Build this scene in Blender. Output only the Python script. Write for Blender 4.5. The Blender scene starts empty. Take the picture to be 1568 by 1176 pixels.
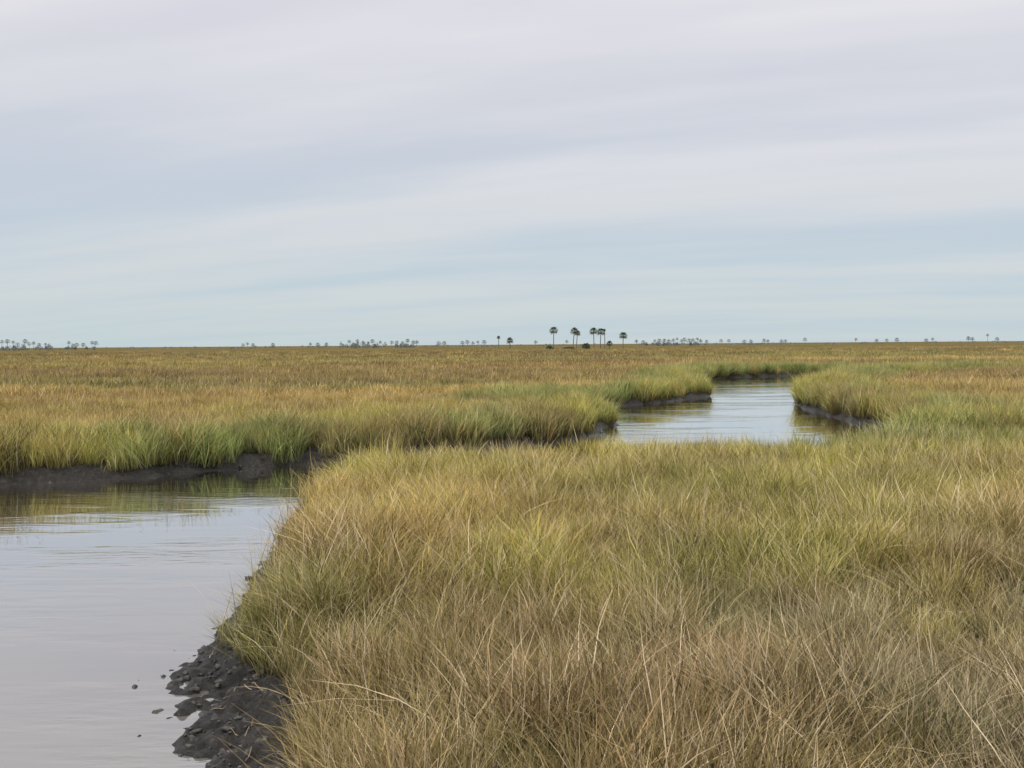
import bpy, math, random
import numpy as np
rng=np.random.default_rng(7); random.seed(7)
scene=bpy.context.scene
col=scene.collection
CAMH=4.0
# ------------------------------------------------------------ numpy noise
_tab=rng.random((256,256))
def vnoise(x,y,s,off=0.0):
    x=np.asarray(x,float)/s+off*17.3+500; y=np.asarray(y,float)/s+off*9.1+500
    xi=np.floor(x).astype(int); yi=np.floor(y).astype(int)
    fx=x-xi; fy=y-yi; fx=fx*fx*(3-2*fx); fy=fy*fy*(3-2*fy)
    g=lambda a,b:_tab[a%256,b%256]
    return (g(xi,yi)*(1-fx)+g(xi+1,yi)*fx)*(1-fy)+(g(xi,yi+1)*(1-fx)+g(xi+1,yi+1)*fx)*fy
def fbm(x,y,s,off=0.0,o=3):
    r=0;a=1;t=0
    for i in range(o):
        r=r+a*vnoise(x,y,s/2**i,off+i*1.7);t+=a;a*=.5
    return r/t
def sstep(a,b,x):
    t=np.clip((x-a)/(b-a),0,1); return t*t*(3-2*t)
# ------------------------------------------------------------ creek outline (metres)
P=[(-60,-15),(-2.6,-15),(-2.4,6),(-2.9,9.2),(-3.3,10),(-3.9,11.1),(-4.2,11.8),(-4.15,12.5),(-4.1,13.5),(-4.2,15.5),(-4.6,18.5),
(-5.0,22),(-5.3,25),(-5.1,26.8),(-4.0,28),(-1.5,28.5),(3,30.3),(9.4,32.3),(13,34.5),(16,37.5),(17.4,42),(17.0,48),(16.8,54),(17.8,60),
(18.6,67),(22.8,75),(27,84),(31.5,94),(39,102),(50,107),(64,111),(64,124),(48,123),(36,121),(28,118),(21,109),(17.8,99),(15.6,89),(15.6,81),
(14.4,74),(9.8,66.5),(5.6,62.5),(1.6,61),(0.6,57.5),(3.6,54.5),(4.6,51),(4.3,46),(2.6,41.3),(-1.6,37.4),(-5,34.4),(-8,32.4),(-11.5,30.8),(-14.6,29.2),(-25,26),(-60,22)]
P=np.array(P,float)
for _ in range(3):
    Q=np.roll(P,-1,0); P=np.stack([.75*P+.25*Q,.25*P+.75*Q],1).reshape(-1,2)
def sdist(x,y):
    x=np.ravel(x);y=np.ravel(y); out=np.empty(len(x))
    A=P;B=np.roll(P,-1,0)
    for s in range(0,len(x),20000):
        px=x[s:s+20000,None];py=y[s:s+20000,None]
        ex=B[:,0]-A[:,0];ey=B[:,1]-A[:,1]
        wx=px-A[:,0];wy=py-A[:,1]
        t=np.clip((wx*ex+wy*ey)/(ex*ex+ey*ey),0,1)
        d=np.sqrt(((wx-t*ex)**2+(wy-t*ey)**2).min(1))
        c=(A[:,1]>py)!=(B[:,1]>py)
        xi=A[:,0]+(py-A[:,1])*ex/np.where(ey==0,1e-9,ey)
        ins=(np.sum(c&(px<xi),1)%2)==1
        out[s:s+20000]=np.where(ins,-d,d)
    amp=np.where(y<30,0.45,1.3)
    return out+amp*(fbm(x,y,1.3,3)-.5)+np.where(y>27,1.4,.1)*(fbm(x,y,5,8)-.5)
def mudfore(x,y):
    return sstep(13.4,11.2,y)*sstep(1,-1.5,x)
def gheight(x,y,sd):
    mf=mudfore(x,y)
    w=0.55+1.3*mf+.6*(fbm(x,y,2.2,71)-.3)
    H=0.42-0.10*mf
    lump=(fbm(x,y,.35,5)-.5)*.20+(fbm(x,y,.14,6,2)-.5)*.17
    z=np.where(sd<0,np.maximum(-.5,sd*.35),H*sstep(-.15,w,sd))
    m=sstep(-.6,.1,sd)*sstep(4,1.5,sd)
    z=z+lump*m
    z=z+(fbm(x,y,6,2)-.5)*.12*sstep(1,4,sd)
    d=np.hypot(x,y)
    return z+0.5*sstep(230,400,d)
# ------------------------------------------------------------ helpers
def mkmat(n):
    m=bpy.data.materials.new(n);m.use_nodes=True;nt=m.node_tree;nt.nodes.clear();return m,nt
def N(nt,t,**k):
    n=nt.nodes.new(t)
    for a,b in k.items(): setattr(n,a,b)
    return n
def ramp(nt,stops,interp='LINEAR'):
    r=N(nt,'ShaderNodeValToRGB');e=r.color_ramp.elements;r.color_ramp.interpolation=interp
    while len(e)<len(stops): e.new(.5)
    for i,(p,c) in enumerate(stops):
        e[i].position=p;e[i].color=(*c,1)
    return r
def mesh_np(name,V,F,mat=None,attrs=None,smooth=False):
    me=bpy.data.meshes.new(name);V=np.asarray(V,np.float32);F=np.asarray(F,np.int32)
    k=F.shape[1]
    me.vertices.add(len(V));me.vertices.foreach_set('co',V.ravel())
    me.loops.add(F.size);me.loops.foreach_set('vertex_index',F.ravel())
    me.polygons.add(len(F));me.polygons.foreach_set('loop_start',np.arange(0,F.size,k,dtype=np.int32))
    me.polygons.foreach_set('loop_total',np.full(len(F),k,np.int32))
    me.update(calc_edges=True)
    me.polygons.foreach_set('use_smooth',np.full(len(F),smooth))
    for a,(t,d) in (attrs or {}).items():
        at=me.attributes.new(a,t,'POINT')
        at.data.foreach_set('color' if t=='FLOAT_COLOR' else ('vector' if t=='FLOAT_VECTOR' else 'value'),np.ascontiguousarray(d).ravel())
    if mat: me.materials.append(mat)
    return bpy.data.objects.new(name,me)
# ------------------------------------------------------------ materials
gm,nt=mkmat('marsh_ground')
out=N(nt,'ShaderNodeOutputMaterial');bs=N(nt,'ShaderNodeBsdfPrincipled')
geo=N(nt,'ShaderNodeNewGeometry')
am=N(nt,'ShaderNodeAttribute',attribute_name='mud')
def noise(nt,vec,scale,detail=4,rough=.55,mapscale=None):
    n=N(nt,'ShaderNodeTexNoise');n.inputs['Scale'].default_value=scale;n.inputs['Detail'].default_value=detail;n.inputs['Roughness'].default_value=rough
    if mapscale:
        mp=N(nt,'ShaderNodeMapping');mp.inputs['Scale'].default_value=mapscale;nt.links.new(vec,mp.inputs['Vector']);vec=mp.outputs[0]
    nt.links.new(vec,n.inputs['Vector']);return n
L=nt.links.new
n1=noise(nt,geo.outputs['Position'],.010,8,.62,(.5,1,1))
r1=ramp(nt,[(.30,(.085,.09,.038)),(.43,(.25,.18,.085)),(.50,(.12,.115,.05)),(.57,(.25,.18,.085)),(.70,(.14,.11,.062))])  # far marsh tones, darkened to include the grass's self-shadow
L(n1.outputs['Fac'],r1.inputs[0])
n2=noise(nt,geo.outputs['Position'],.12,8,.75)
r2=ramp(nt,[(.35,(.45,.45,.45)),(.65,(1.15,1.12,1.05))]);L(n2.outputs['Fac'],r2.inputs[0])
mx=N(nt,'ShaderNodeMix',data_type='RGBA',blend_type='MULTIPLY');mx.inputs['Factor'].default_value=1
L(r1.outputs[0],mx.inputs['A']);L(r2.outputs[0],mx.inputs['B'])
n3=noise(nt,geo.outputs['Position'],7,8,.75)
r3=ramp(nt,[(.3,(.014,.012,.011)),(.5,(.036,.032,.028)),(.62,(.07,.063,.056)),(.75,(.16,.145,.13))]);L(n3.outputs['Fac'],r3.inputs[0])
r4=ramp(nt,[(.3,(.03,.024,.014)),(.7,(.10,.078,.045))]);L(n3.outputs['Fac'],r4.inputs[0])
al=N(nt,'ShaderNodeAttribute',attribute_name='far')
m2=N(nt,'ShaderNodeMix',data_type='RGBA');L(al.outputs['Fac'],m2.inputs['Factor']);L(r4.outputs[0],m2.inputs['A']);L(mx.outputs['Result'],m2.inputs['B'])
m3=N(nt,'ShaderNodeMix',data_type='RGBA');L(am.outputs['Fac'],m3.inputs['Factor']);L(m2.outputs['Result'],m3.inputs['A']);L(r3.outputs[0],m3.inputs['B'])
L(m3.outputs['Result'],bs.inputs['Base Color'])
rr=N(nt,'ShaderNodeMapRange');rr.inputs['To Min'].default_value=.95;rr.inputs['To Max'].default_value=.30;L(am.outputs['Fac'],rr.inputs['Value']);L(rr.outputs[0],bs.inputs['Roughness'])
rs=N(nt,'ShaderNodeMath',operation='MULTIPLY');rs.inputs[1].default_value=.5;L(am.outputs['Fac'],rs.inputs[0]);L(rs.outputs[0],bs.inputs['Specular IOR Level'])
n4=noise(nt,geo.outputs['Position'],14,8,.75);bp=N(nt,'ShaderNodeBump');bp.inputs['Strength'].default_value=1.0;bp.inputs['Distance'].default_value=.10
L(n4.outputs['Fac'],bp.inputs['Height']);L(bp.outputs[0],bs.inputs['Normal']);L(bs.outputs[0],out.inputs[0])
# grass
gr,nt=mkmat('grass_blades');L=nt.links.new
out=N(nt,'ShaderNodeOutputMaterial')
ti=N(nt,'ShaderNodeAttribute',attribute_name='tint',attribute_type='INSTANCER')
bl=N(nt,'ShaderNodeAttribute',attribute_name='bl');hh=N(nt,'ShaderNodeAttribute',attribute_name='hh')
rb=ramp(nt,[(0,(.27,.28,.24)),(.25,(.55,.60,.44)),(.55,(.98,1.02,.86)),(.8,(1.5,1.42,1.3)),(1,(1.6,1.5,1.4))]);L(bl.outputs['Fac'],rb.inputs[0])
m1=N(nt,'ShaderNodeMix',data_type='RGBA',blend_type='MULTIPLY');m1.inputs['Factor'].default_value=1;L(ti.outputs['Color'],m1.inputs['A']);L(rb.outputs[0],m1.inputs['B'])
rst=ramp(nt,[(.80,(0,0,0)),(.93,(.8,.8,.8))]);L(bl.outputs['Fac'],rst.inputs[0])
m2=N(nt,'ShaderNodeMix',data_type='RGBA');L(rst.outputs[0],m2.inputs['Factor']);L(m1.outputs['Result'],m2.inputs['A']);m2.inputs['B'].default_value=(.70,.58,.41,1)
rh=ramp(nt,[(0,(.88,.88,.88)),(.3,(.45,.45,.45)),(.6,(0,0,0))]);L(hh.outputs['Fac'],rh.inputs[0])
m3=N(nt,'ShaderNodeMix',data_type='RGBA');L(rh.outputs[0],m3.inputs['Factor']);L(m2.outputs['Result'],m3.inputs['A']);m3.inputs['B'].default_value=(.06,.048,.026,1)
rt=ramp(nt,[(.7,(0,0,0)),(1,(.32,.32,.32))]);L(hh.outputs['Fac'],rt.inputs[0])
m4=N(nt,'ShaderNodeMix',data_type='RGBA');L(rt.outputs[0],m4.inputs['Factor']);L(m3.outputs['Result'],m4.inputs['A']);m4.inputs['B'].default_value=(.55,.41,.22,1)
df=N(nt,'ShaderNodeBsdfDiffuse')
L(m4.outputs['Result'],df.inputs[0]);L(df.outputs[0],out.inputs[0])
# water
wm,nt=mkmat('creek_water');L=nt.links.new
out=N(nt,'ShaderNodeOutputMaterial');geo=N(nt,'ShaderNodeNewGeometry')
df=N(nt,'ShaderNodeBsdfDiffuse');df.inputs[0].default_value=(.14,.125,.11,1)
gl=N(nt,'ShaderNodeBsdfGlossy');gl.inputs['Roughness'].default_value=.02;gl.inputs[0].default_value=(.93,.93,.93,1)
fr=N(nt,'ShaderNodeFresnel');fr.inputs['IOR'].default_value=1.45
mr=N(nt,'ShaderNodeMapRange');mr.inputs['From Min'].default_value=.05;mr.inputs['From Max'].default_value=.5;mr.inputs['To Min'].default_value=.26;mr.inputs['To Max'].default_value=.97
L(fr.outputs[0],mr.inputs['Value'])
na=noise(nt,geo.outputs['Position'],1.0,4,.55,(1.3,5.0,1));nb=noise(nt,geo.outputs['Position'],1.0,2,.5,(.3,1.3,1));nc=noise(nt,geo.outputs['Position'],.20,4,.6,(.5,1.8,1))
rc=ramp(nt,[(.48,(.03,.03,.03)),(.60,(1,1,1))]);L(nc.outputs['Fac'],rc.inputs[0])
mu=N(nt,'ShaderNodeMath',operation='MULTIPLY');L(na.outputs['Fac'],mu.inputs[0]);L(rc.outputs[0],mu.inputs[1])
mb=N(nt,'ShaderNodeMath',operation='MULTIPLY');L(nb.outputs['Fac'],mb.inputs[0]);mb.inputs[1].default_value=.30
ad=N(nt,'ShaderNodeMath',operation='ADD');L(mu.outputs[0],ad.inputs[0]);L(mb.outputs[0],ad.inputs[1])
bp=N(nt,'ShaderNodeBump');bp.inputs['Strength'].default_value=.30;bp.inputs['Distance'].default_value=.05;L(ad.outputs[0],bp.inputs['Height'])
L(bp.outputs[0],gl.inputs['Normal'])
ms=N(nt,'ShaderNodeMixShader');L(mr.outputs[0],ms.inputs[0]);L(df.outputs[0],ms.inputs[1]);L(gl.outputs[0],ms.inputs[2]);L(ms.outputs[0],out.inputs[0])
def simple(n,c,c2,scale=1.0,rough=.8):
    m,nt=mkmat(n);L=nt.links.new
    out=N(nt,'ShaderNodeOutputMaterial');b=N(nt,'ShaderNodeBsdfPrincipled');b.inputs['Roughness'].default_value=rough;b.inputs['Specular IOR Level'].default_value=.25
    g=N(nt,'ShaderNodeNewGeometry');q=noise(nt,g.outputs['Position'],scale);r=ramp(nt,[(.35,c),(.65,c2)]);L(q.outputs['Fac'],r.inputs[0]);L(r.outputs[0],b.inputs['Base Color']);L(b.outputs[0],out.inputs[0]);return m
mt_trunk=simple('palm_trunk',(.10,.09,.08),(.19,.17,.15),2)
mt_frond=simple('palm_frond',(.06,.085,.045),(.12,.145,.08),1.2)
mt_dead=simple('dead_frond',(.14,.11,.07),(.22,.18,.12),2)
mt_far=simple('hazed_foliage',(.15,.175,.155),(.25,.27,.245),.05)  # distance haze put into the foliage colour: paler, greyed green
mt_shrub=simple('shrub_leaves',(.06,.08,.035),(.14,.15,.07),.8)
mt_mud=simple('wet_mud',(.016,.014,.013),(.085,.077,.07),12,.32)
# ------------------------------------------------------------ ground sheet
def axis(segs):
    o=[]
    for a,b,st in segs: o+=list(np.arange(a,b,st))
    return o
def geom(start,step,end,g=1.12):
    o=[];x=start
    while x<end: o.append(x);x+=step;step*=g
    o.append(end);return o
xs=[-v for v in geom(30,.7,15000)][::-1]+axis([(-29.5,-8,.3),(-8,-5,.06),(-5,-1,.03),(-1,0,.06),(0,24,.25),(24,60,.5)])+geom(60,.7,15000)
ys=[-v for v in geom(16,.7,400)][::-1]+axis([(-15,6,.6),(6,9,.06),(9,13,.03),(13,15,.06),(15,36,.18),(36,75,.28),(75,125,.5)])+geom(125,.8,22000)
xs=np.array(xs);ys=np.array(ys)
X,Y=np.meshgrid(xs,ys);x=X.ravel();y=Y.ravel()
sd=sdist(x,y);z=gheight(x,y,sd)
nx=len(xs);ny=len(ys)
i=np.arange(ny-1)[:,None]*nx+np.arange(nx-1)[None,:];i=i.ravel()
F=np.stack([i,i+1,i+1+nx,i+nx],1)
mud=sstep(2.2,1.0,sd-1.1*mudfore(x,y)+(fbm(x,y,1,4)-.5)*.5)
dist=np.hypot(x,y)
g=mesh_np('marsh_ground',np.stack([x,y,z],1),F,gm,{'mud':('FLOAT',mud),'far':('FLOAT',sstep(110,300,dist))},True);col.objects.link(g)
w=mesh_np('creek_water',[(-62,-16,0),(66,-16,0),(66,126,0),(-62,126,0)],[(0,1,2,3)],wm);col.objects.link(w)
# ------------------------------------------------------------ grass tufts
def tuft(name,nb,rad,H,wd,seg,lean,bend,seed,straw=.12,wide_straw=1.0,hvar=.45,spread=1.1):
    r=np.random.default_rng(seed)
    a=r.random(nb)*2*np.pi;q=rad*np.sqrt(r.random(nb));rx=q*np.cos(a);ry=q*np.sin(a)
    h=H*(1-hvar*r.random(nb)**1.3)
    da=r.normal(0,spread,nb)
    ln=np.abs(r.normal(lean,.14,nb));bd=np.abs(r.normal(bend,.18,nb))
    b=r.random(nb)*.8;isw=r.random(nb)<straw;b[isw]=.9+.1*r.random(isw.sum())
    ww=wd*(.5+.9*r.random(nb));ww[isw]*=wide_straw
    fa=r.random(nb)*np.pi
    t=np.linspace(0,1,seg+1)[None,:]
    off=(ln[:,None]*t+bd[:,None]*t**2.2)*h[:,None]
    kink=np.cumsum(r.normal(0,.022,(nb,seg+1)),1)*t*h[:,None];kink2=np.cumsum(r.normal(0,.022,(nb,seg+1)),1)*t*h[:,None]
    cx=rx[:,None]+np.cos(da)[:,None]*off+kink
    cy=ry[:,None]+np.sin(da)[:,None]*off+kink2
    cz=h[:,None]*(t-(.34*bd+.15*ln)[:,None]*t**2.4)-.05
    hw=(ww[:,None]*.5)*(1-t**2*.88)
    sx=np.cos(fa)[:,None]*hw;sy=np.sin(fa)[:,None]*hw
    Lf=np.stack([cx-sx,cy-sy,cz],2);Rt=np.stack([cx+sx,cy+sy,cz],2)
    V=np.stack([Lf,Rt],2).reshape(-1,3)
    base=(np.arange(nb)*(seg+1)*2)[:,None]+(np.arange(seg)*2)[None,:];base=base.ravel()
    F=np.stack([base,base+1,base+3,base+2],1)
    BL=np.repeat(b,(seg+1)*2);HH=np.tile(np.repeat(t.ravel(),2),nb)
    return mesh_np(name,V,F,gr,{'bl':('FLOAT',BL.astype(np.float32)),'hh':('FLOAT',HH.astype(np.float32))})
tc=bpy.data.collections.new('marsh_grass_tufts')
k=0;groups={}
def addg(key,n,**kw):
    global k
    ids=[]
    for j in range(n):
        tc.objects.link(tuft('tuft_%02d'%k,seed=100+k,**kw));ids.append(k);k+=1
    groups[key]=ids
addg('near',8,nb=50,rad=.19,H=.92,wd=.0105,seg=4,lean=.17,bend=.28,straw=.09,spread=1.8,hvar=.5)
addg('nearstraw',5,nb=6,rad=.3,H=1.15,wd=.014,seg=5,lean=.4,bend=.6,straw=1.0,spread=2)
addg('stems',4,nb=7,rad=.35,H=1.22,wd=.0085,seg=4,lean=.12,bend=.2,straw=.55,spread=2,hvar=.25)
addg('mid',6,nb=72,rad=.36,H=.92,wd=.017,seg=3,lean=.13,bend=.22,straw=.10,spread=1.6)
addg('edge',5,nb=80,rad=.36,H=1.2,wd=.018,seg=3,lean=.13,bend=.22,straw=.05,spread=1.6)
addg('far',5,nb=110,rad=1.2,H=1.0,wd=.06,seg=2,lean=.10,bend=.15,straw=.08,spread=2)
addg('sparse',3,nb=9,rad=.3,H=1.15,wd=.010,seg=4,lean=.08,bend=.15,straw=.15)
pts=[]
def scatter(n_per_m2,d0,d1,seed):
    r=np.random.default_rng(seed)
    half=.64
    xm=half*d1+8;n=int(n_per_m2*(2*xm)*(d1))
    x=r.uniform(-xm,xm,n);y=r.uniform(1.5,d1,n)
    d=y+ (r.random(n)-.5)*.12*d1*.5
    m=(d>=d0)&(d<d1)&(np.abs(x)<half*y+4)
    return x[m],y[m],r
C=np.array
def mixc(a,b,t): return a*(1-t[:,None])+b*t[:,None]
GOLD=C([.62,.45,.18]);YGRN=C([.54,.48,.135]);GREEN=C([.31,.37,.145]);BROWN=C([.31,.212,.122]);GREY=C([.39,.335,.25]);OLIVE=C([.25,.24,.095]);RUST=C([.40,.26,.125])
def tint(x,y,sd,r):
    n=len(x);d=np.hypot(x,y)
    a=fbm(x,y,7,11);b=fbm(x,y,2.2,12);c3=fbm(x*.3,y,22,13);jit=r.normal(0,.05,n)
    c=mixc(np.tile(YGRN,(n,1)),GOLD,sstep(.42,.62,a+jit))
    far=mixc(np.tile(GOLD*.95,(n,1)),OLIVE*1.2,sstep(.44,.54,c3+jit*.5))
    far=mixc(far,RUST*.85,sstep(.48,.56,fbm(x*.25,y,30,17)+jit*.5)*.7)
    far=mixc(far,YGRN*.85,sstep(.52,.60,fbm(x*.35,y,14,18)+jit*.6)*.6)
    far=far*(.68+.6*fbm(x*.5,y,9,44))[:,None]
    far=far*(1-.22*sstep(120,300,y))[:,None]
    c=mixc(c,far,sstep(36,60,y))
    isfar=sstep(28,32,y)
    wd=3.2+3.2*fbm(x,y,6,19)
    grn=mixc(np.tile(GREEN,(n,1)),YGRN*.95,sstep(.45,.6,fbm(x,y,4,91)+jit)*.7)
    c=mixc(c,grn,isfar*sstep(wd+2.5,wd-1.5,sd+jit*10)*.92)
    c=mixc(c,GOLD*1.0,isfar*(r.random(n)<.11)*1.0)
    line=14.2-.2*x+ (x>4)*(x-4)*1.0
    br=sstep(2.5,-4.0,y-line+(b-.5)*9+jit*10)*(y<45)
    bb=mixc(np.tile(BROWN,(n,1)),GREY,sstep(.44,.60,fbm(x,y,1.5,14)+jit))
    bb=mixc(bb,OLIVE*1.15,sstep(.50,.62,fbm(x,y,2.0,15)+jit)*.8)
    c=mixc(c,bb,br*.92)
    c=mixc(c,BROWN*1.15,sstep(.52,.66,fbm(x,y,3.2,21)+jit)*.55*(y<60))
    c=mixc(c,OLIVE*1.2,sstep(.54,.66,fbm(x,y,2.6,23)+jit)*.55*(y<34))
    return c*(.74+.46*fbm(x,y,.9,24))[:,None]*(1+r.normal(0,.18,n))[:,None]
def emit(x,y,r,key,off,hs=1.0,tiltmax=.35,amp=.55):
    sd=sdist(x,y)
    nearbank=(y<27)&(y>13)
    o=off+.85*mudfore(x,y)+.2*nearbank+(fbm(x,y,.8,81)-.5)*.6
    m=sd>o
    x,y,sd,o=x[m],y[m],sd[m],o[m]
    n=len(x);z=gheight(x,y,sd)
    ids=np.array(groups[key])[r.integers(0,len(groups[key]),n)]
    ang=fbm(x,y,2.4,31,2)*4*np.pi+r.normal(0,.9,n)
    til=tiltmax*sstep(.25,.75,fbm(x,y,1.5,32))*(.2+1.1*r.random(n))
    big=np.where(y>60,sstep(.3,.7,fbm(x*.6,y,12,36))*.35-.1,0)
    s=hs*(.80+amp*(sstep(.2,.8,fbm(x,y,1.3,33,3))-.5)+big+.12)*(.72+.56*r.random(n))
    if key in('near','nearstraw','stems'): s=s*(.72+.28*sstep(0,.9,sd-o))
    pts.append((x,y,z,np.zeros(n),til,ang,s,ids,tint(x,y,sd,r)))
x,y,r=scatter(23,0,13.5,1);emit(x,y,r,'near',.25,1.0,tiltmax=.6,amp=.7)
x,y,r=scatter(19,13.5,26,2);emit(x,y,r,'near',.3,1.03,tiltmax=.42)
x,y,r=scatter(3.4,0,26,3);emit(x,y,r,'nearstraw',.35,.85,tiltmax=.7)
x,y,r=scatter(5.0,0,32,13);emit(x,y,r,'stems',.3,1.0,tiltmax=.35)
x,y,r=scatter(7.5,26,62,4);emit(x,y,r,'mid',.4,1.0,tiltmax=.25,amp=.4)
x,y,r=scatter(2.4,62,120,5);emit(x,y,r,'mid',.5,1.15,tiltmax=.2,amp=.4)
x,y,r=scatter(.75,60,200,6);emit(x,y,r,'far',1.6,.95,tiltmax=.15)
x,y,r=scatter(.26,190,420,7);emit(x,y,r,'far',1.6,1.1,tiltmax=.15)
x,y,r=scatter(8,28,125,8);s_=sdist(x,y);m=(s_>.1)&(s_<4.0)&((y>34.0)|(x<-5.6));emit(x[m],y[m],r,'edge',.25,1.12,tiltmax=.35,amp=.35)
x,y,r=scatter(3,9,125,9);s_=sdist(x,y);m=(s_>.1)&(s_<1.0);emit(x[m],y[m],r,'sparse',.1,.95,tiltmax=.2)
A=[np.concatenate([p[j] for p in pts]) for j in range(9)]
me=bpy.data.meshes.new('marsh_grass');n=len(A[0]);me.vertices.add(n)
me.vertices.foreach_set('co',np.stack(A[:3],1).astype(np.float32).ravel())
at=me.attributes.new('rot','FLOAT_VECTOR','POINT');at.data.foreach_set('vector',np.stack(A[3:6],1).astype(np.float32).ravel())
at=me.attributes.new('scl','FLOAT','POINT');at.data.foreach_set('value',A[6].astype(np.float32))
at=me.attributes.new('idx','INT','POINT');at.data.foreach_set('value',A[7].astype(np.int32))
at=me.attributes.new('tint','FLOAT_COLOR','POINT');at.data.foreach_set('color',np.concatenate([np.clip(A[8],0.01,.9),np.ones((n,1))],1).astype(np.float32).ravel())
print('instances',n)
go=bpy.data.objects.new('marsh_grass',me);col.objects.link(go)
ng=bpy.data.node_groups.new('grass_scatter','GeometryNodeTree')
ng.interface.new_socket('Geometry',in_out='INPUT',socket_type='NodeSocketGeometry');ng.interface.new_socket('Geometry',in_out='OUTPUT',socket_type='NodeSocketGeometry')
gi=ng.nodes.new('NodeGroupInput');gout=ng.nodes.new('NodeGroupOutput')
ip=ng.nodes.new('GeometryNodeInstanceOnPoints');ci=ng.nodes.new('GeometryNodeCollectionInfo')
ci.inputs['Collection'].default_value=tc;ci.inputs['Separate Children'].default_value=True;ci.inputs['Reset Children'].default_value=True
def na_(nm,t):
    q=ng.nodes.new('GeometryNodeInputNamedAttribute');q.data_type=t;q.inputs['Name'].default_value=nm
    return q.outputs['Attribute']
ip.inputs['Pick Instance'].default_value=True
ng.links.new(gi.outputs[0],ip.inputs['Points']);ng.links.new(ci.outputs[0],ip.inputs['Instance'])
ng.links.new(na_('idx','INT'),ip.inputs['Instance Index'])
er=ng.nodes.new('FunctionNodeEulerToRotation');ng.links.new(na_('rot','FLOAT_VECTOR'),er.inputs[0]);ng.links.new(er.outputs[0],ip.inputs['Rotation'])
ng.links.new(na_('scl','FLOAT'),ip.inputs['Scale']);ng.links.new(ip.outputs[0],gout.inputs[0])
md=go.modifiers.new('scatter','NODES');md.node_group=ng
# ------------------------------------------------------------ mud clods
import bmesh
bm=bmesh.new();bmesh.ops.create_icosphere(bm,subdivisions=2,radius=1);iv=np.array([v.co[:] for v in bm.verts]);bm.verts.index_update();if_=np.array([[v.index for v in f.verts] for f in bm.faces]);bm.free()
r=np.random.default_rng(50)
cx=r.uniform(-7,1,16000);cy=r.uniform(7.5,30,16000);s=sdist(cx,cy);rq=r.random(16000)
cl_n=fbm(cx,cy,.5,61)
keep=((s>-.05)&(s<1.5)&(cy<13.2)&(cl_n>.45)&(rq<.6))|((s>-.42)&(s<=-.05)&(cy<13.2)&(rq<.22)&(cl_n>.45))|((s>-.1)&(s<.6)&(rq<.4))
bx=r.uniform(-20,22,40000);by=r.uniform(28,80,40000);s2=sdist(bx,by);kb=(s2>-.2)&(s2<.5)&(r.random(40000)<.2)&((by>34.5)|(bx<-6))
cx=np.concatenate([cx[keep],bx[kb]]);cy=np.concatenate([cy[keep],by[kb]]);s=sdist(cx,cy);cz=gheight(cx,cy,s)
VV=[];FF=[];o=0
for a,b,c,ss in zip(cx,cy,cz,s):
    R=(.012+.036*r.random()**2.5)*(1.0 if b<14 else 1.5)
    if ss<0: c=max(c,-.012)
    ph=r.random(3)*6
    d=1+.30*np.sin(iv[:,0]*3+ph[0])*np.sin(iv[:,1]*3.5+ph[1])+.18*np.sin(iv[:,2]*6+ph[2])+r.normal(0,.09,len(iv))
    V=iv*d[:,None]*R*C([1+.9*r.random(),1+.4*r.random(),.8])
    an=r.random()*6.28;V=np.stack([V[:,0]*math.cos(an)-V[:,1]*math.sin(an),V[:,0]*math.sin(an)+V[:,1]*math.cos(an),V[:,2]],1)
    VV.append(V+C([a,b,c-R*.2]));FF.append(if_+o);o+=len(iv)
cl=mesh_np('mud_clods',np.concatenate(VV),np.concatenate(FF),mt_mud,None,True);col.objects.link(cl)
# broken dead reed stalks lying on the mud
V=[];F=[];r=np.random.default_rng(91);cnt=0
while cnt<110:
    a=r.uniform(-6,0);b=r.uniform(8,27);ss=sdist([a],[b])[0]
    if not(.25<ss<1.7 and (b<13.5 or ss<.8)): continue
    cnt+=1;th=r.random()*np.pi;Ln=r.uniform(.1,.35);wd_=r.uniform(.002,.005)
    t=np.linspace(-.5,.5,5);px=a+np.cos(th)*Ln*t;py=b+np.sin(th)*Ln*t;pz=gheight(px,py,sdist(px,py))+.02+r.random()*.03;pz=np.maximum(pz,.01)
    o=len(V)
    for q in range(5):
        V+= [(px[q]-math.sin(th)*wd_,py[q]+math.cos(th)*wd_,pz[q]),(px[q]+math.sin(th)*wd_,py[q]-math.cos(th)*wd_,pz[q]+.004)]
    for q in range(4): F.append((o+2*q,o+2*q+1,o+2*q+3,o+2*q+2))
rd=mesh_np('dead_reed_litter',V,F,simple('dead_reed',(.14,.10,.06),(.34,.26,.17),5));col.objects.link(rd)
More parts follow.
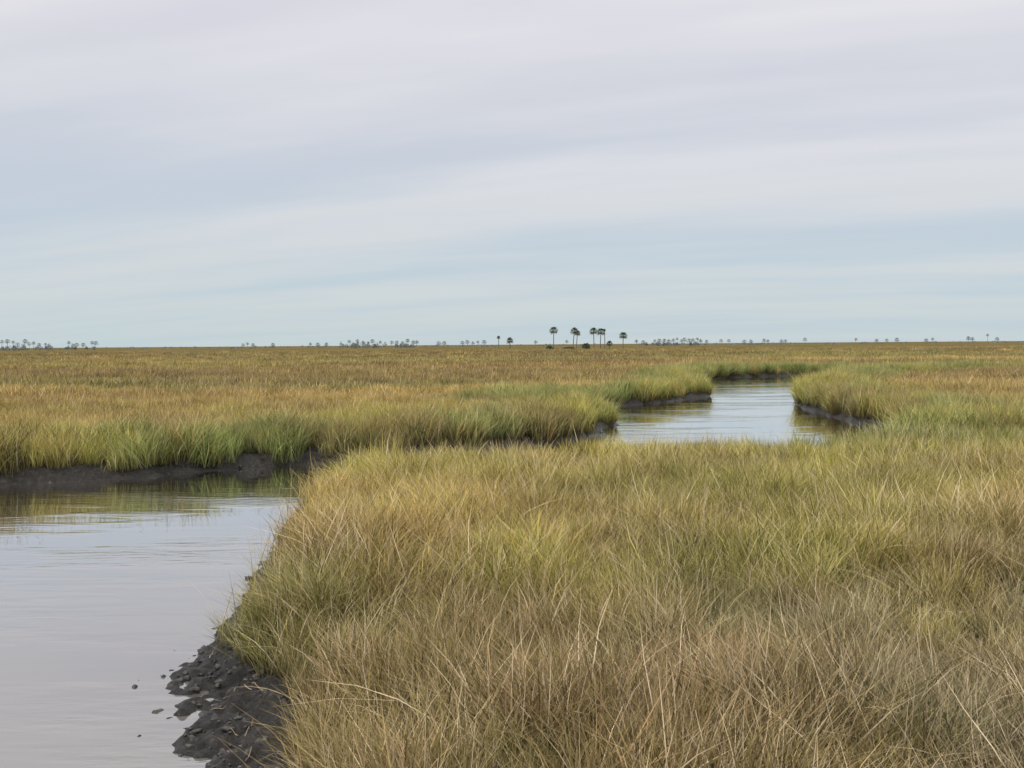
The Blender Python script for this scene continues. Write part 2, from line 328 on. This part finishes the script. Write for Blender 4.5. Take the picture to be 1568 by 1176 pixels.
# ------------------------------------------------------------ palms
def ribbon(V,F,M,p0,p1,w0,w1,side,mat):
    o=len(V);V+= [p0-side*w0,p0+side*w0,p1+side*w1,p1-side*w1];F.append((o,o+1,o+2,o+3));M.append(mat)
def palm_geo(H,R,seed,V,F,M,org,nf=46,dead=True):
    r=np.random.default_rng(seed);org=C(org,float)
    bx,by=r.normal(0,.03,2)*H
    seg=9;rings=[]
    for s in range(seg+1):
        t=s/seg;c=org+C([bx*t*t,by*t*t,t*(H-R*.9)])
        rad=.27*(1-.25*t)+(.10 if s==0 else 0)+(.10 if s==seg else 0)
        o=len(V);rings.append(o)
        for q in range(8):
            a=q*math.pi/4;V.append(c+C([math.cos(a)*rad,math.sin(a)*rad,0]))
    for s in range(seg):
        for q in range(8):
            a=rings[s]+q;b=rings[s]+(q+1)%8;F.append((a,b,b+8,a+8));M.append(0)
    top=org+C([bx,by,H-R*.9])
    for f in range(nf):
        az=f*2.399+r.normal(0,.2);el=math.asin(max(-1,min(1,-.62+1.6*((f+.5)/nf))))
        mat=2 if (dead and el<-.42) else 1
        d=C([math.cos(az)*math.cos(el),math.sin(az)*math.cos(el),math.sin(el)])
        L1=R*.48*(.8+.4*r.random());p=top+d*L1
        sd_=np.cross(d,C([0,0,1.]));sd_/=np.linalg.norm(sd_)+1e-6;up=np.cross(sd_,d)
        ribbon(V,F,M,top,p,.05,.04,sd_,mat)
        for l in range(9):
            th=(l-4)/4*1.15
            dd=d*math.cos(th)+sd_*math.sin(th)+up*r.normal(0,.12);dd/=np.linalg.norm(dd)
            LL=R*.6*(.75+.35*r.random())*(1-.25*abs(th))
            pm=p+dd*LL*.6;pe=p+dd*LL+C([0,0,-.30*LL])
            s2=np.cross(dd,up);s2/=np.linalg.norm(s2)+1e-6
            ribbon(V,F,M,p,pm,.05,.11,s2,mat);ribbon(V,F,M,pm,pe,.11,.02,s2,mat)
def finish(name,V,F,M,mats):
    o=mesh_np(name,np.array(V),np.array(F))
    for m in mats:o.data.materials.append(m)
    o.data.polygons.foreach_set('material_index',np.array(M,np.int32));col.objects.link(o);return o
palms=[(25.5,610,14.4,3.1),(37.2,605,13.6,3.0),(41.5,640,12.2,2.4),(49.4,600,13.4,3.0),(53.8,606,13.2,3.1),(58.3,625,12.8,1.0),
(68.0,610,10.8,3.0),(63.5,650,5.4,2.4),(-1.3,640,8.0,2.7),(-9.2,690,9.4,1.4),(45,615,3.9,2.2)]
for i,(px,py,H,R) in enumerate(palms):
    V=[];F=[];M=[];palm_geo(H,R,200+i,V,F,M,(0,0,0))
    o=finish('palm_tree',V,F,M,[mt_trunk,mt_frond,mt_dead]);o.location=(px,py,.8)
def shrub_geo(V,F,M,org,R,H,n,r,mat=0,ls=.3):
    for q in range(n):
        a=r.random()*6.28;rr=math.sqrt(r.random());zz=r.random()
        c=C(org)+C([math.cos(a)*rr*R*(1-.4*zz),math.sin(a)*rr*R*(1-.4*zz),zz*H*(1-.35*rr**2)])
        d=r.normal(0,1,3);d/=np.linalg.norm(d);s_=np.cross(d,r.normal(0,1,3));s_/=np.linalg.norm(s_)
        ribbon(V,F,M,c-d*ls,c+d*ls,ls*.3,ls*.4,s_,mat)
for i,(px,py,R,H) in enumerate([(22,585,2.8,2.6),(44.5,590,2.2,3.8),(34,600,5,1.6)]):
    V=[];F=[];M=[];r=np.random.default_rng(300+i);shrub_geo(V,F,M,(0,0,0),R,H,900,r)
    o=finish('shrub',V,F,M,[mt_shrub]);o.location=(px,py,.8)
V=[];F=[];M=[];r=np.random.default_rng(77)
def far_palm(u,px_h,D=None,R=None):
    D=D or r.uniform(1050,1500);X=(u-784)/1524*D;H=px_h/1524*D*1.25+CAMH*.9
    palm_geo(H,R or r.uniform(2.6,3.8),int(r.integers(1e6)),V,F,M,(X,D,.8),nf=26,dead=False)
for u,h in [(106,8),(112,5),(118,6),(127,6),(141,8),(147,8),(372,4),(379,5),(388,4),(418,4),(475,4),(487,4),(500,4),(672,5),(680,5),(708,5),(716,6),(724,4),(732,5),(741,6),
 (820,5),(868,5),(975,5),(985,4),(1068,7),(1073,5),(1082,4),(1104,5),(1116,5),(1140,4),(1150,4),(1170,5),(1176,4),(1196,4),(1202,4),(1233,6),(1310,5),(1342,4),(1358,4),(1373,5),(1418,4),(1428,5),(1482,6),(1489,5),(1512,9),(1527,5),
 (1003,5),(1010,6),(1017,6),(1024,5),(1031,6),(1037,7),(1043,5),(1048,7),(1055,6),(1061,6),
 (3,10),(12,11),(20,9),(28,7),(38,11),(45,7),(52,8),(60,6),(70,6),(-20,9),(-45,8),(-70,10),(1590,6),(1620,8),(1650,5),
 (535,7),(548,8),(556,6),(570,8),(582,6),(600,6),(608,6),(616,5),(625,8),(633,6),(638,6)]:
    far_palm(u,h)
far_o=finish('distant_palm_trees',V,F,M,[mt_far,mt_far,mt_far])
V=[];F=[];M=[]
for u0,u1,nn,hm in [(522,600,16,7),(0,78,14,7),(100,150,6,4),(598,642,8,4),(985,1070,14,3)]:
    for q in range(nn):
        D=r.uniform(1200,1500);X=(r.uniform(u0,u1)-784)/1524*D
        shrub_geo(V,F,M,(X,D,.8),r.uniform(2.5,5),(hm*r.uniform(.35,1.0))/1524*D+3.2,80,r,ls=.8)
for q in range(220):
    D=r.uniform(1400,2600);X=r.uniform(-.62,.62)*D;shrub_geo(V,F,M,(X,D,.8),r.uniform(3,9),r.uniform(2,4.6),26,r,ls=1.0)
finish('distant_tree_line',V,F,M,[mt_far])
# ------------------------------------------------------------ world
SE=math.radians(48);SAZ=math.radians(215)
wd=bpy.data.worlds.new('World');scene.world=wd;wd.use_nodes=True;nt=wd.node_tree;nt.nodes.clear();L=nt.links.new
out=N(nt,'ShaderNodeOutputWorld');bg=N(nt,'ShaderNodeBackground');bg.inputs['Strength'].default_value=.1
sky=N(nt,'ShaderNodeTexSky',sky_type='NISHITA');sky.sun_disc=False;sky.sun_elevation=SE;sky.sun_rotation=SAZ
tcn=N(nt,'ShaderNodeTexCoord');sp=N(nt,'ShaderNodeSeparateXYZ');L(tcn.outputs['Generated'],sp.inputs[0])
def mth(op,a,b=None):
    m=N(nt,'ShaderNodeMath',operation=op)
    for i_,v in enumerate([a,b]):
        if v is None: continue
        if isinstance(v,(int,float)): m.inputs[i_].default_value=v
        else: L(v,m.inputs[i_])
    return m.outputs[0]
zc=mth('MAXIMUM',sp.outputs['Z'],0.0);zz=mth('ADD',zc,.10)
cu=mth('DIVIDE',sp.outputs['X'],zz);cv=mth('DIVIDE',sp.outputs['Y'],zz)
cb=N(nt,'ShaderNodeCombineXYZ');L(cu,cb.inputs[0]);L(cv,cb.inputs[1])
def cl_noise(rot,sc,scale,det,off=(0,0,0)):
    mp=N(nt,'ShaderNodeMapping');mp.inputs['Scale'].default_value=sc;mp.inputs['Location'].default_value=off
    m0=N(nt,'ShaderNodeMapping');m0.inputs['Rotation'].default_value=(0,0,math.radians(rot));L(cb.outputs[0],m0.inputs[0])
    L(m0.outputs[0],mp.inputs[0])
    q=N(nt,'ShaderNodeTexNoise');q.inputs['Scale'].default_value=scale;q.inputs['Detail'].default_value=det;q.inputs['Roughness'].default_value=.5
    L(mp.outputs[0],q.inputs['Vector']);return q.outputs['Fac']
c1=cl_noise(20,(.16,.85,1),1.0,3,(3.1,1.2,0));c2=cl_noise(14,(.8,2.2,1),1.0,6,(7.1,4.2,2))
def sr(rr,gg,bb,k=1.0):
    f=lambda v:((v/255+.055)/1.055)**2.4
    return (f(rr)*k,f(gg)*k,f(bb)*k)
ge=ramp(nt,[(0,sr(194,210,216)),(.08,sr(193,208,219)),(.16,sr(199,208,220)),(.24,sr(207,211,221)),(.34,sr(219,218,227)),(.75,(1,1,1))]);L(zc,ge.inputs[0])
gc=ramp(nt,[(0,sr(201,213,216)),(.10,sr(213,218,222)),(.2,sr(225,225,230)),(.33,sr(236,234,239)),(.75,(1,1,1))]);L(zc,gc.inputs[0])
cm=mth('ADD',mth('MULTIPLY',c1,.72),mth('MULTIPLY',c2,.28))
rc=ramp(nt,[(.37,(0,0,0)),(.62,(1,1,1))],'EASE');L(cm,rc.inputs[0])
mc=N(nt,'ShaderNodeMix',data_type='RGBA');L(rc.outputs[0],mc.inputs['Factor']);L(ge.outputs[0],mc.inputs['A']);L(gc.outputs[0],mc.inputs['B'])
zb=N(nt,'ShaderNodeMapRange');zb.inputs['From Min'].default_value=.36;zb.inputs['From Max'].default_value=1;zb.inputs['To Min'].default_value=10;zb.inputs['To Max'].default_value=17;L(zc,zb.inputs['Value'])
vm=N(nt,'ShaderNodeVectorMath',operation='SCALE');L(mc.outputs['Result'],vm.inputs[0]);L(zb.outputs[0],vm.inputs['Scale'])
mf=N(nt,'ShaderNodeMix',data_type='RGBA');mf.inputs['Factor'].default_value=.96;L(sky.outputs[0],mf.inputs['A']);L(vm.outputs[0],mf.inputs['B'])
L(mf.outputs['Result'],bg.inputs[0]);L(bg.outputs[0],out.inputs[0])
sl=bpy.data.lights.new('sun','SUN');sl.energy=1.45;sl.angle=math.radians(12);sl.color=(1,.95,.88);so=bpy.data.objects.new('sun',sl);col.objects.link(so)
from mathutils import Vector
dirv=Vector((math.sin(SAZ)*math.cos(SE),math.cos(SAZ)*math.cos(SE),math.sin(SE)))
so.rotation_euler=(-dirv).to_track_quat('-Z','Y').to_euler()
# ------------------------------------------------------------ camera
cd=bpy.data.cameras.new('camera');cd.lens=35;cd.sensor_width=36;cd.shift_y=-.0386;cd.clip_end=40000;cd.clip_start=.1
co=bpy.data.objects.new('camera',cd);co.location=(0,0,CAMH);co.rotation_euler=(math.radians(90),math.radians(.4),0);col.objects.link(co);scene.camera=co
scene.view_settings.view_transform='Standard';scene.view_settings.look='None';scene.view_settings.exposure=0
